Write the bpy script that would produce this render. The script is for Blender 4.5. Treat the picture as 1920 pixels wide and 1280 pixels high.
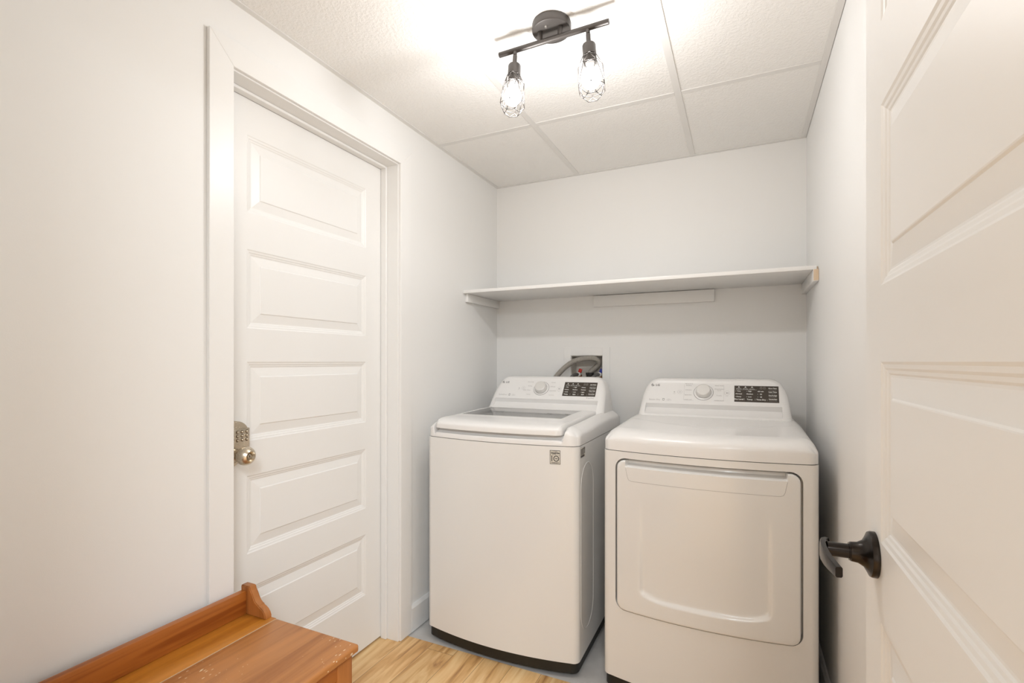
import bpy, bmesh, math, random
from mathutils import Vector, Matrix
random.seed(4)
S = bpy.context.scene
for o in list(bpy.data.objects): bpy.data.objects.remove(o)
COL = S.collection
PI = math.pi

# ------------------------------------------------------------------ camera, light, exposure
CAM_H = 1.207
cd = bpy.data.cameras.new('camera'); cam = bpy.data.objects.new('camera', cd); COL.objects.link(cam)
cam.location = (0, 0, CAM_H); cam.rotation_euler = (PI/2, 0, math.radians(25))
cd.sensor_width = 36; cd.sensor_fit = 'HORIZONTAL'; cd.lens = 923/1920*36
cd.shift_y = 38/1920; cd.clip_start = 0.02
S.camera = cam
w = bpy.data.worlds.new('world'); S.world = w; w.use_nodes = True
w.node_tree.nodes['Background'].inputs[0].default_value = (1, 0.95, 0.88, 1)
w.node_tree.nodes['Background'].inputs[1].default_value = 0.3
S.view_settings.view_transform = 'Standard'; S.view_settings.look = 'None'
S.view_settings.gamma = 1; S.view_settings.use_curve_mapping = False
EXPOSURE = 1.22; BULB = 5.0; LAMP = 2.5; HALL = 36.0
S.view_settings.exposure = EXPOSURE
# unseen fill light added in the hallway to brighten the room
ld = bpy.data.lights.new('hallway_fill', 'AREA'); ld.shape = 'DISK'; ld.size = 0.9; ld.energy = HALL; ld.color = (0.90, 0.985, 1.06)
lo = bpy.data.objects.new('hallway_fill', ld); COL.objects.link(lo); lo.location = (0.60, -0.95, 2.2)

# ------------------------------------------------------------------ materials
def new_mat(name):
    m = bpy.data.materials.new(name); m.use_nodes = True
    return m, m.node_tree.nodes, m.node_tree.links, m.node_tree.nodes['Principled BSDF']
def plain(name, col, rough=0.5, metal=0.0, spec=0.5, coat=0.0, bump=0.0, bscale=200, bdist=0.001):
    m, N, L, b = new_mat(name)
    b.inputs['Base Color'].default_value = (*col, 1); b.inputs['Roughness'].default_value = rough
    b.inputs['Metallic'].default_value = metal; b.inputs['Specular IOR Level'].default_value = spec
    b.inputs['Coat Weight'].default_value = coat
    tc = N.new('ShaderNodeTexCoord'); n = N.new('ShaderNodeTexNoise'); n.inputs['Scale'].default_value = bscale
    n.inputs['Detail'].default_value = 3
    L.new(tc.outputs['Object'], n.inputs['Vector'])
    if bump:
        bp = N.new('ShaderNodeBump'); bp.inputs['Strength'].default_value = bump; bp.inputs['Distance'].default_value = bdist
        L.new(n.outputs['Fac'], bp.inputs['Height']); L.new(bp.outputs['Normal'], b.inputs['Normal'])
    else:
        mr = N.new('ShaderNodeMapRange'); mr.inputs[3].default_value = max(0, rough-0.03); mr.inputs[4].default_value = rough+0.03
        L.new(n.outputs['Fac'], mr.inputs[0]); L.new(mr.outputs[0], b.inputs['Roughness'])
    return m
WALLC = (0.915, 0.905, 0.885)
M = {}
M['wall'] = plain('painted_wall', WALLC, 0.55, bump=0.15, bscale=350, bdist=0.0006)
M['trim'] = plain('painted_trim', (0.915, 0.905, 0.885), 0.35)
M['door'] = plain('painted_door', (0.915, 0.905, 0.885), 0.38, bump=0.05, bscale=500, bdist=0.0004)
M['grid'] = plain('ceiling_grid_paint', (0.84, 0.825, 0.80), 0.45)
M['enamel'] = plain('white_enamel', (0.86, 0.845, 0.82), 0.22, coat=0.3)
M['plastic'] = plain('white_plastic', (0.88, 0.86, 0.84), 0.25, coat=0.2)
M['silver'] = plain('silver_knob', (0.78, 0.76, 0.73), 0.35, metal=0.3)
M['gap'] = plain('dark_gap', (0.10, 0.085, 0.07), 0.7)
M['blackbase'] = plain('black_plastic_base', (0.012, 0.012, 0.010), 0.5)
M['display'] = plain('dark_display', (0.055, 0.043, 0.033), 0.25)
M['print_white'] = plain('white_print', (0.80, 0.78, 0.74), 0.5)
M['print_grey'] = plain('grey_print', (0.42, 0.40, 0.38), 0.5)
M['print_dark'] = plain('dark_print', (0.10, 0.09, 0.09), 0.5)
M['print_black'] = plain('black_print', (0.015, 0.013, 0.012), 0.5)
M['sticker'] = plain('sticker_paper', (0.70, 0.66, 0.58), 0.4)
M['digits'] = plain('unlit_digits', (0.28, 0.25, 0.22), 0.4)
M['fixture'] = plain('dark_bronze_metal', (0.078, 0.069, 0.063), 0.42, metal=0.5)
M['screw'] = plain('chrome_screw', (0.75, 0.73, 0.70), 0.2, metal=1.0)
M['nickel'] = plain('satin_nickel', (0.60, 0.53, 0.43), 0.28, metal=1.0)
M['nickel_dark'] = plain('nickel_shade', (0.25, 0.21, 0.16), 0.35, metal=1.0)
M['bronze'] = plain('black_bronze_handle', (0.026, 0.021, 0.018), 0.24, metal=0.7)
M['hose'] = plain('grey_hose', (0.36, 0.33, 0.29), 0.45)
M['hose_dark'] = plain('dark_braided_hose', (0.12, 0.115, 0.11), 0.5)
M['black'] = plain('black_rubber', (0.02, 0.018, 0.016), 0.6)
M['red'] = plain('red_valve', (0.62, 0.03, 0.015), 0.4)
M['blue'] = plain('blue_valve', (0.015, 0.03, 0.30), 0.4)
M['brass'] = plain('brass_valve', (0.45, 0.24, 0.10), 0.4, metal=0.8)
M['box'] = plain('outlet_box_plastic', (0.72, 0.68, 0.62), 0.5)
M['chipwood'] = plain('raw_chipboard', (0.72, 0.56, 0.40), 0.8, bump=0.4, bscale=300)
M['tub'] = plain('tub_plastic', (0.88, 0.87, 0.85), 0.35)
M['vinyl'] = None

def bulb_mat():
    m, N, L, b = new_mat('lit_bulb_glass')
    out = [n for n in N if n.type == 'OUTPUT_MATERIAL'][0]; N.remove(b)
    tr = N.new('ShaderNodeBsdfTransparent'); em = N.new('ShaderNodeEmission'); em.inputs['Strength'].default_value = BULB
    ad = N.new('ShaderNodeAddShader'); L.new(tr.outputs[0], ad.inputs[0]); L.new(em.outputs[0], ad.inputs[1]); L.new(ad.outputs[0], out.inputs[0])
    return m
M['bulb'] = bulb_mat()

def glass_mat():
    m, N, L, b = new_mat('lid_glass')
    out = [n for n in N if n.type == 'OUTPUT_MATERIAL'][0]; N.remove(b)
    tr = N.new('ShaderNodeBsdfTransparent'); tr.inputs[0].default_value = (0.99, 0.99, 0.99, 1)
    gl = N.new('ShaderNodeBsdfGlossy'); gl.inputs['Roughness'].default_value = 0.03
    fr = N.new('ShaderNodeFresnel'); fr.inputs[0].default_value = 1.5
    mx = N.new('ShaderNodeMixShader')
    L.new(fr.outputs[0], mx.inputs[0]); L.new(tr.outputs[0], mx.inputs[1]); L.new(gl.outputs[0], mx.inputs[2]); L.new(mx.outputs[0], out.inputs[0])
    return m
M['glass'] = glass_mat()

def ramp(N, stops):
    r = N.new('ShaderNodeValToRGB'); e = r.color_ramp.elements
    while len(e) < len(stops): e.new(0.5)
    for k, (p, c) in enumerate(stops): e[k].position = p; e[k].color = (*c, 1)
    return r
def math_node(N, L, op, a, b=None, c=None):
    n = N.new('ShaderNodeMath'); n.operation = op
    for k, v in enumerate((a, b, c)):
        if v is None: continue
        if isinstance(v, (int, float)): n.inputs[k].default_value = v
        else: L.new(v, n.inputs[k])
    return n.outputs[0]

def ceiling_mat():
    m, N, L, b = new_mat('textured_ceiling_tile')
    b.inputs['Base Color'].default_value = (0.95, 0.935, 0.91, 1); b.inputs['Roughness'].default_value = 0.85
    tc = N.new('ShaderNodeTexCoord')
    n = N.new('ShaderNodeTexNoise'); n.inputs['Scale'].default_value = 115; n.inputs['Detail'].default_value = 3; n.inputs['Roughness'].default_value = 0.55
    L.new(tc.outputs['Object'], n.inputs['Vector'])
    r = ramp(N, [(0.42, (0, 0, 0)), (0.62, (1, 1, 1))]); L.new(n.outputs['Fac'], r.inputs[0])
    bp = N.new('ShaderNodeBump'); bp.inputs['Strength'].default_value = 0.38; bp.inputs['Distance'].default_value = 0.0018
    L.new(r.outputs[0], bp.inputs['Height']); L.new(bp.outputs[0], b.inputs['Normal'])
    return m
M['tile'] = ceiling_mat()

def floor_mat():
    m, N, L, b = new_mat('light_oak_planks')
    tc = N.new('ShaderNodeTexCoord'); sp = N.new('ShaderNodeSeparateXYZ'); L.new(tc.outputs['Object'], sp.inputs[0])
    px = math_node(N, L, 'DIVIDE', math_node(N, L, 'ADD', sp.outputs[0], 1.2005), 0.1245)
    idx = math_node(N, L, 'FLOOR', px); fx = math_node(N, L, 'FRACT', px)
    wn = N.new('ShaderNodeTexWhiteNoise'); wn.noise_dimensions = '1D'; L.new(idx, wn.inputs['W'])
    py = math_node(N, L, 'ADD', math_node(N, L, 'DIVIDE', sp.outputs[1], 1.22), wn.outputs['Value'])
    idy = math_node(N, L, 'FLOOR', py); fy = math_node(N, L, 'FRACT', py)
    cid = N.new('ShaderNodeCombineXYZ'); L.new(idx, cid.inputs[0]); L.new(idy, cid.inputs[1])
    w2 = N.new('ShaderNodeTexWhiteNoise'); w2.noise_dimensions = '3D'; L.new(cid.outputs[0], w2.inputs['Vector'])
    # grain
    cv = N.new('ShaderNodeCombineXYZ')
    L.new(math_node(N, L, 'MULTIPLY', sp.outputs[0], 22.0), cv.inputs[0])
    L.new(math_node(N, L, 'MULTIPLY', sp.outputs[1], 2.6), cv.inputs[1])
    L.new(math_node(N, L, 'MULTIPLY', w2.outputs['Value'], 40.0), cv.inputs[2])
    n1 = N.new('ShaderNodeTexNoise'); n1.inputs['Scale'].default_value = 1.0; n1.inputs['Detail'].default_value = 5; n1.inputs['Distortion'].default_value = 1.3
    L.new(cv.outputs[0], n1.inputs['Vector'])
    r = ramp(N, [(0.28, (0.36, 0.175, 0.062)), (0.42, (0.60, 0.34, 0.135)), (0.55, (0.72, 0.465, 0.215)), (0.75, (0.82, 0.60, 0.33))])
    L.new(n1.outputs['Fac'], r.inputs[0])
    hv = N.new('ShaderNodeHueSaturation')
    L.new(math_node(N, L, 'ADD', math_node(N, L, 'MULTIPLY', w2.outputs['Value'], 0.24), 0.98), hv.inputs['Value'])
    L.new(r.outputs[0], hv.inputs['Color'])
    sx = math_node(N, L, 'LESS_THAN', fx, 0.014); sy = math_node(N, L, 'LESS_THAN', fy, 0.0015)
    seam = math_node(N, L, 'MAXIMUM', sx, sy)
    mx = N.new('ShaderNodeMix'); mx.data_type = 'RGBA'; L.new(seam, mx.inputs['Factor'])
    L.new(hv.outputs[0], mx.inputs['A']); mx.inputs['B'].default_value = (0.30, 0.16, 0.07, 1)
    L.new(mx.outputs['Result'], b.inputs['Base Color']); b.inputs['Roughness'].default_value = 0.38
    return m
M['planks'] = floor_mat()

def vinyl_mat():
    m, N, L, b = new_mat('grey_sheet_floor')
    tc = N.new('ShaderNodeTexCoord'); n = N.new('ShaderNodeTexNoise'); n.inputs['Scale'].default_value = 9; n.inputs['Detail'].default_value = 6
    L.new(tc.outputs['Object'], n.inputs['Vector'])
    r = ramp(N, [(0.3, (0.52, 0.50, 0.48)), (0.7, (0.68, 0.66, 0.635))]); L.new(n.outputs['Fac'], r.inputs[0])
    L.new(r.outputs[0], b.inputs['Base Color']); b.inputs['Roughness'].default_value = 0.4
    return m
M['vinyl'] = vinyl_mat()

def pine_mat(name, base, dark, along='Y', scratch=False, fine=False):
    m, N, L, b = new_mat(name)
    tc = N.new('ShaderNodeTexCoord'); mp = N.new('ShaderNodeMapping'); L.new(tc.outputs['Object'], mp.inputs[0])
    sc = {'Y': (30, 1.6, 30), 'Z': (30, 30, 1.6), 'X': (1.6, 30, 30)}[along]
    mp.inputs['Scale'].default_value = sc
    n = N.new('ShaderNodeTexNoise'); n.inputs['Scale'].default_value = 1.0; n.inputs['Detail'].default_value = 4; n.inputs['Distortion'].default_value = 0.9
    L.new(mp.outputs[0], n.inputs['Vector'])
    r = ramp(N, [(0.33, dark), (0.50, base), (0.72, tuple(min(1, x*1.18) for x in base))]); L.new(n.outputs['Fac'], r.inputs[0])
    col = r.outputs[0]
    # knots: sparse voronoi cells
    vo = N.new('ShaderNodeTexVoronoi'); vo.inputs['Scale'].default_value = 5.5; mk = N.new('ShaderNodeMapping')
    mk.inputs['Scale'].default_value = {'Y': (1.5, 0.8, 1.5), 'Z': (1.5, 1.5, .8), 'X': (.8, 1.5, 1.5)}[along]; mk.inputs['Location'].default_value = (0.23, 0.61, 0.1)
    L.new(tc.outputs['Object'], mk.inputs[0]); L.new(mk.outputs[0], vo.inputs['Vector'])
    kr = ramp(N, [(0.045, (1, 1, 1)), (0.085, (0, 0, 0))]); L.new(vo.outputs['Distance'], kr.inputs[0])
    mx = N.new('ShaderNodeMix'); mx.data_type = 'RGBA'; L.new(kr.outputs[0], mx.inputs['Factor']); L.new(col, mx.inputs['A'])
    mx.inputs['B'].default_value = (dark[0]*.45, dark[1]*.4, dark[2]*.4, 1); col = mx.outputs['Result']
    if scratch:
        ms = N.new('ShaderNodeMapping'); ms.inputs['Scale'].default_value = (150, 48, 60); ms.inputs['Rotation'].default_value = (0, 0, 0.35)
        L.new(tc.outputs['Object'], ms.inputs[0])
        v2 = N.new('ShaderNodeTexVoronoi'); v2.inputs['Scale'].default_value = 1.0; L.new(ms.outputs[0], v2.inputs['Vector'])
        n3 = N.new('ShaderNodeTexNoise'); n3.inputs['Scale'].default_value = 7; L.new(tc.outputs['Object'], n3.inputs['Vector'])
        thr = math_node(N, L, 'MULTIPLY', math_node(N, L, 'SUBTRACT', n3.outputs['Fac'], 0.47), 0.9)
        fac = math_node(N, L, 'LESS_THAN', v2.outputs['Distance'], thr)
        m2 = N.new('ShaderNodeMix'); m2.data_type = 'RGBA'; L.new(fac, m2.inputs['Factor']); L.new(col, m2.inputs['A'])
        m2.inputs['B'].default_value = (0.80, 0.62, 0.42, 1); col = m2.outputs['Result']
    L.new(col, b.inputs['Base Color']); b.inputs['Roughness'].default_value = 0.38
    return m
M['pine_seat'] = pine_mat('stained_pine_seat', (0.46, 0.185, 0.052), (0.34, 0.120, 0.028), 'Y', scratch=True)
M['pine_y'] = pine_mat('stained_pine_board', (0.43, 0.135, 0.022), (0.29, 0.075, 0.010), 'Y')
M['pine_tray'] = pine_mat('stained_pine_ledge', (0.52, 0.195, 0.022), (0.40, 0.13, 0.012), 'Y')
M['pine_z'] = pine_mat('stained_pine_end', (0.40, 0.145, 0.035), (0.28, 0.09, 0.018), 'Z')
M['wornedge'] = plain('worn_pine_edge', (0.72, 0.50, 0.30), 0.6)

# ------------------------------------------------------------------ helpers
def empty(name, loc, label=None, cat=None, group=None, kind=None):
    o = bpy.data.objects.new(name, None); COL.objects.link(o); o.location = loc; o.empty_display_size = 0.1
    if label: o['label'] = label
    if cat: o['category'] = cat
    if group: o['group'] = group
    if kind: o['kind'] = kind
    return o
def link(name, me, mat, parent=None, smooth=False, angle=None, label=None, kind=None, loc=None):
    o = bpy.data.objects.new(name, me); COL.objects.link(o)
    if mat is not None:
        me.materials.clear(); me.materials.append(M[mat] if isinstance(mat, str) else mat)
    if parent: o.parent = parent
    if smooth or angle:
        for p in me.polygons: p.use_smooth = True
        if angle: me.set_sharp_from_angle(angle=math.radians(angle))
    if label: o['label'] = label
    if kind: o['kind'] = kind
    if loc: o.location = loc
    return o
def tomesh(bm, name='m', weld=False):
    if weld: bmesh.ops.remove_doubles(bm, verts=bm.verts, dist=1e-5)
    bmesh.ops.recalc_face_normals(bm, faces=bm.faces)
    me = bpy.data.meshes.new(name); bm.to_mesh(me); bm.free(); return me
def obj(name, bm, mat, parent=None, **k):
    return link(name, tomesh(bm, name), mat, parent, **k)
def add_box(bm, x0, x1, y0, y1, z0, z1, bevel=0.0, seg=2):
    t = bmesh.new(); bmesh.ops.create_cube(t, size=1)
    for v in t.verts: v.co = Vector(((x0+x1)/2 + v.co.x*(x1-x0), (y0+y1)/2 + v.co.y*(y1-y0), (z0+z1)/2 + v.co.z*(z1-z0)))
    if bevel: bmesh.ops.bevel(t, geom=t.edges[:], offset=bevel, segments=seg, profile=0.5, affect='EDGES')
    merge(bm, t)
def merge(bm, t, mtx=None):
    me = bpy.data.meshes.new('tmp'); t.to_mesh(me); t.free()
    if mtx is not None: me.transform(mtx)
    bm.from_mesh(me); bpy.data.meshes.remove(me)
def box(name, x0, x1, y0, y1, z0, z1, mat, parent=None, bevel=0.0, **k):
    bm = bmesh.new(); add_box(bm, x0, x1, y0, y1, z0, z1, bevel)
    return obj(name, bm, mat, parent, **(dict(angle=40, **k) if bevel else k))
def frame_of(t):
    t = t.normalized(); a = Vector((0, 0, 1)) if abs(t.z) < 0.9 else Vector((0, 1, 0))
    u = t.cross(a).normalized(); return u, t.cross(u).normalized()
def add_tube(bm, pts, radii, seg=16, cap=True):
    pts = [Vector(p) for p in pts]
    if isinstance(radii, (int, float)): radii = [radii]*len(pts)
    rings = []; u = None
    for i, p in enumerate(pts):
        t = (pts[min(i+1, len(pts)-1)] - pts[max(i-1, 0)]).normalized()
        if u is None: u, v = frame_of(t)
        else:
            u = (u - t*u.dot(t)).normalized(); v = t.cross(u)
        rings.append([bm.verts.new(p + (u*math.cos(2*PI*k/seg) + v*math.sin(2*PI*k/seg))*radii[i]) for k in range(seg)])
    for a, b in zip(rings, rings[1:]):
        for k in range(seg): bm.faces.new((a[k], a[(k+1) % seg], b[(k+1) % seg], b[k]))
    if cap: bm.faces.new(rings[0][::-1]); bm.faces.new(rings[-1])
def add_lathe(bm, prof, origin, axis, seg=32, cap=True):
    """prof: (distance along axis, radius)"""
    origin = Vector(origin); ax = Vector(axis).normalized(); u, v = frame_of(ax); rings = []
    for d, r in prof:
        if r < 1e-6: rings.append([bm.verts.new(origin+ax*d)])
        else: rings.append([bm.verts.new(origin+ax*d+(u*math.cos(2*PI*k/seg)+v*math.sin(2*PI*k/seg))*r) for k in range(seg)])
    for a, b in zip(rings, rings[1:]):
        if len(a) == 1 and len(b) == 1: continue
        for k in range(seg):
            k2 = (k+1) % seg
            if len(a) == 1: bm.faces.new((a[0], b[k2], b[k]))
            elif len(b) == 1: bm.faces.new((a[k], a[k2], b[0]))
            else: bm.faces.new((a[k], a[k2], b[k2], b[k]))
    if cap:
        if len(rings[0]) > 1: bm.faces.new(rings[0][::-1])
        if len(rings[-1]) > 1: bm.faces.new(rings[-1])
def add_prism(bm, poly, f0, f1):
    """poly list of 2d points; f0/f1 map (a,b)->Vector for both ends"""
    A = [bm.verts.new(f0(*p)) for p in poly]; B = [bm.verts.new(f1(*p)) for p in poly]; n = len(poly)
    bm.faces.new(A[::-1]); bm.faces.new(B)
    for k in range(n): bm.faces.new((A[k], A[(k+1) % n], B[(k+1) % n], B[k]))
def catmull(P, n=8):
    P = [Vector(p) for p in P]; out = []
    Q = [P[0]*2-P[1]] + P + [P[-1]*2-P[-2]]
    for i in range(1, len(Q)-2):
        for k in range(n):
            t = k/n; a, b, c, d = Q[i-1:i+3]
            out.append(0.5*((2*b)+(c-a)*t+(2*a-5*b+4*c-d)*t*t+(3*b-a-3*c+d)*t**3))
    out.append(P[-1]); return out
def boolean(me_a, me_b, op='DIFFERENCE'):
    a = bpy.data.objects.new('a', me_a); b = bpy.data.objects.new('b', me_b); COL.objects.link(a); COL.objects.link(b)
    md = a.modifiers.new('b', 'BOOLEAN'); md.operation = op; md.object = b; md.solver = 'EXACT'
    dg = bpy.context.evaluated_depsgraph_get(); dg.update()
    r = bpy.data.meshes.new_from_object(a.evaluated_get(dg))
    bpy.data.objects.remove(a); bpy.data.objects.remove(b)
    return r
def text_mesh(s, size, align='LEFT', bold=0.0, shear=0.0):
    cu = bpy.data.curves.new('t', 'FONT'); cu.body = s; cu.size = size; cu.align_x = align; cu.align_y = 'CENTER'
    cu.offset = bold; cu.shear = shear; cu.resolution_u = 3
    o = bpy.data.objects.new('t', cu); COL.objects.link(o)
    dg = bpy.context.evaluated_depsgraph_get(); dg.update()
    me = bpy.data.meshes.new_from_object(o.evaluated_get(dg)); bpy.data.objects.remove(o); bpy.data.curves.remove(cu)
    return me
class Decal:
    """collects flat print (text, lines, rings) on a plane given by origin, x axis, y axis"""
    def __init__(s, origin, ax, ay, lift=0.0004):
        ax = Vector(ax).normalized(); ay = Vector(ay).normalized(); n = ax.cross(ay)
        s.m = Matrix((ax, ay, n)).transposed().to_4x4(); s.m.translation = Vector(origin) + n*lift
        s.bm = bmesh.new()
    def text(s, t, x, y, size, align='CENTER', bold=0.0, shear=0.0, width=None):
        me = text_mesh(t, size, align, bold, shear)
        k = 1
        if width and len(me.vertices):
            xs = [v.co.x for v in me.vertices]; k = width/(max(xs)-min(xs))
        me.transform(Matrix.Translation((x, y, 0)) @ Matrix.Scale(k, 4, (1, 0, 0))); me.transform(s.m); s.bm.from_mesh(me); bpy.data.meshes.remove(me)
    def rect(s, x0, x1, y0, y1):
        vs = [s.bm.verts.new(s.m @ Vector((x, y, 0))) for x, y in ((x0, y0), (x1, y0), (x1, y1), (x0, y1))]; s.bm.faces.new(vs)
    def ring(s, x, y, r, w, a0=0, a1=360, n=32):
        P = [math.radians(a0+(a1-a0)*k/n) for k in range(n+1)]
        A = [s.bm.verts.new(s.m @ Vector((x+r*math.cos(p), y+r*math.sin(p), 0))) for p in P]
        B = [s.bm.verts.new(s.m @ Vector((x+(r-w)*math.cos(p), y+(r-w)*math.sin(p), 0))) for p in P]
        for k in range(n): s.bm.faces.new((A[k], A[k+1], B[k+1], B[k]))
    def disc(s, x, y, r, n=28):
        s.bm.faces.new([s.bm.verts.new(s.m @ Vector((x+r*math.cos(2*PI*k/n), y+r*math.sin(2*PI*k/n), 0))) for k in range(n)])
    def poly(s, pts):
        s.bm.faces.new([s.bm.verts.new(s.m @ Vector((x, y, 0))) for x, y in pts])
    def done(s, name, mat, parent, **k):
        me = bpy.data.meshes.new(name); s.bm.to_mesh(me); s.bm.free(); return link(name, me, mat, parent, **k)

# ------------------------------------------------------------------ room dimensions
XL, XR, YB, YF, ZC = -1.343, 0.2745, 2.664, 0.14, 2.2545
TH = 0.12
def struct(o): o['kind'] = 'structure'; return o
# floor: wood, then grey sheet under the machines
struct(box('floor', -2.6, 1.9, -2.6, 1.772, -0.08, 0.0, 'planks'))
struct(box('floor', XL-0.12, XR+0.12, 1.772, YB+0.14, -0.08, -0.002, 'vinyl'))
# left wall with door opening
OY0, OY1, OZ = 0.9375, 1.7340, 2.075
bm = bmesh.new()
add_box(bm, XL-TH, XL, 0.0, OY0, 0, 2.40); add_box(bm, XL-TH, XL, OY1, YB+0.15, 0, 2.40); add_box(bm, XL-TH, XL, OY0, OY1, OZ, 2.40)
struct(obj('wall_left', bm, 'wall'))
# right wall
struct(box('wall_right', XR, XR+TH, 0.0, YB+0.15, 0, 2.40, 'wall'))
# back wall with the recess for the outlet box
RX0, RX1, RZ0, RZ1 = -0.8746, -0.691, 1.05, 1.243
bm = bmesh.new()
add_box(bm, XL, RX0, YB, YB+0.14, 0, 2.40); add_box(bm, RX1, XR, YB, YB+0.14, 0, 2.40)
add_box(bm, RX0, RX1, YB, YB+0.14, 0, RZ0); add_box(bm, RX0, RX1, YB, YB+0.14, RZ1, 2.40)
struct(obj('wall_back', bm, 'wall'))
# front wall round the doorway the photograph is taken from
DX0, DX1 = -0.60, 0.212
bm = bmesh.new()
add_box(bm, XL, DX0, 0.03, YF, 0, 2.40); add_box(bm, DX1, XR, 0.03, YF, 0, 2.40); add_box(bm, DX0, DX1, 0.03, YF, 2.07, 2.40)
struct(obj('wall_front', bm, 'wall'))
# hallway beyond the doorway
bm = bmesh.new()
add_box(bm, -2.6, -2.5, -2.6, 0.03, 0, 2.40); add_box(bm, 1.8, 1.9, -2.6, 0.03, 0, 2.40); add_box(bm, -2.5, 1.8, -2.6, -2.5, 0, 2.40)
add_box(bm, -2.5, XL-TH, -0.0, 0.03, 0, 2.40); add_box(bm, XR+TH, 1.8, 0.0, 0.03, 0, 2.40)
struct(obj('wall_hallway', bm, 'wall'))
struct(box('ceiling', -2.6, 1.9, -2.6, 0.03, ZC, ZC+0.1, 'tile'))
# room ceiling: lay-in tiles, dark plenum above, T-bar grid
TX = [XL, -0.833, -0.2255, XR]; TY = [YF, 0.797, 2.016, YB]
bm = bmesh.new()
for i in range(3):
    for j in range(3):
        add_box(bm, TX[i]+0.004, TX[i+1]-0.004, TY[j]+0.004, TY[j+1]-0.004, ZC+0.0015, ZC+0.018)
struct(obj('ceiling', bm, 'tile'))
struct(box('ceiling', XL-0.05, XR+0.05, 0.02, YB+0.05, 2.40, 2.44, 'gap'))
bm = bmesh.new(); g = 0.0125; zt = ZC-0.0012; zu = ZC+0.0012
for x in (-0.833, -0.2255): add_box(bm, x-g, x+g, YF+0.02, YB-0.021, zt, zu)
xs = [XL+0.02, -0.833-g, -0.833+g, -0.2255-g, -0.2255+g, XR-0.022]
for y in (0.797, 2.016):
    for a in (0, 2, 4): add_box(bm, xs[a]+0.0004, xs[a+1]-0.0004, y-g, y+g, zt+0.0002, zu)
struct(obj('trim_1', bm, 'grid'))
bm = bmesh.new()
add_box(bm, XL, XL+0.02, YF, YB, zt-0.0006, zu); add_box(bm, XR-0.022, XR-0.0016, YF, YB-0.0, zt-0.0006, zu)
add_box(bm, XL+0.02, XR-0.022, YB-0.021, YB-0.0004, zt-0.0006, zu); add_box(bm, XL+0.02, XR-0.022, YF, YF+0.02, zt-0.0006, zu)
struct(obj('trim_2', bm, 'grid'))

# ------------------------------------------------------------------ baseboards
def baseboard(name, prof_dir, x, y0, y1):
    bm = bmesh.new(); h = 0.115; t = 0.014
    P = [(0, 0), (t, 0), (t, h-0.012), (t*0.45, h), (0, h)]
    add_prism(bm, P, lambda a, b: Vector((x+prof_dir*a, y0, b+0.003)), lambda a, b: Vector((x+prof_dir*a, y1, b+0.003)))
    struct(obj(name, bm, 'trim'))
baseboard('baseboard_left', 1, XL, 1.797, YB-0.001)
baseboard('baseboard_right', -1, XR, 0.2, YB-0.001)
bm = bmesh.new(); h = 0.115; t = 0.014
add_prism(bm, [(0, 0), (t, 0), (t, h-0.012), (t*.45, h), (0, h)], lambda a, b: Vector((XL+0.014, YB-a, b+0.003)), lambda a, b: Vector((XR-0.014, YB-a, b+0.003)))
struct(obj('baseboard_back', bm, 'trim'))

# ------------------------------------------------------------------ left door casing (trim) and jamb
CX = XL+0.013   # casing face
bm = bmesh.new()
c0, c1 = 0.878, 0.9506; c2, c3 = 1.7200, 1.7965; ct, co = 2.0610, 2.1350
def casing_leg(ya, yb, top_inner, inner_is_b):
    # mitred leg
    if inner_is_b: q = [(ya, 0.002), (yb, 0.002), (yb, ct), (ya, co)]
    else: q = [(ya, 0.002), (yb, 0.002), (yb, co), (ya, ct)]
    t = bmesh.new()
    add_prism(t, q, lambda a, b: Vector((XL, a, b)), lambda a, b: Vector((CX, a, b)))
    bmesh.ops.recalc_face_normals(t, faces=t.faces)
    bmesh.ops.bevel(t, geom=t.edges[:], offset=0.0012, segments=1, affect='EDGES'); merge(bm, t)
casing_leg(c0, c1, ct, True); casing_leg(c2, c3, ct, False)
t = bmesh.new()
add_prism(t, [(c1, ct), (c2, ct), (c3, co), (c0, co)], lambda a, b: Vector((XL, a, b)), lambda a, b: Vector((CX, a, b)))
bmesh.ops.recalc_face_normals(t, faces=t.faces); bmesh.ops.bevel(t, geom=t.edges[:], offset=0.0012, segments=1, affect='EDGES'); merge(bm, t)
struct(obj('trim_3', bm, 'trim'))
# jamb + stop
bm = bmesh.new(); jx0 = XL-TH-0.02; j = 0.018
JY0, JY1, JZ = 0.9556, 1.7158, 2.0565
add_box(bm, jx0, XL+0.0005, JY0-j, JY0, 0.0, JZ+j, 0.001); add_box(bm, jx0, XL+0.0005, JY1, JY1+j, 0.0, JZ+j, 0.001)
add_box(bm, jx0, XL+0.0005, JY0, JY1, JZ, JZ+j, 0.001)
sx0, sx1 = -1.4290, -1.3995; sp_ = 0.010
for a, b in ((JY0, JY0+sp_), (JY1-sp_, JY1)): add_box(bm, sx0, sx1, a, b, 0.0, JZ, 0.003)
add_box(bm, sx0, sx1, JY0+sp_, JY1-sp_, JZ-sp_, JZ, 0.003)
struct(obj('trim_4', bm, 'trim'))
# dark rooms beyond the closed door
struct(box('wall_closet', jx0-0.5, jx0-0.45, 0.7, 2.0, 0, 2.4, 'wall'))

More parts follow.
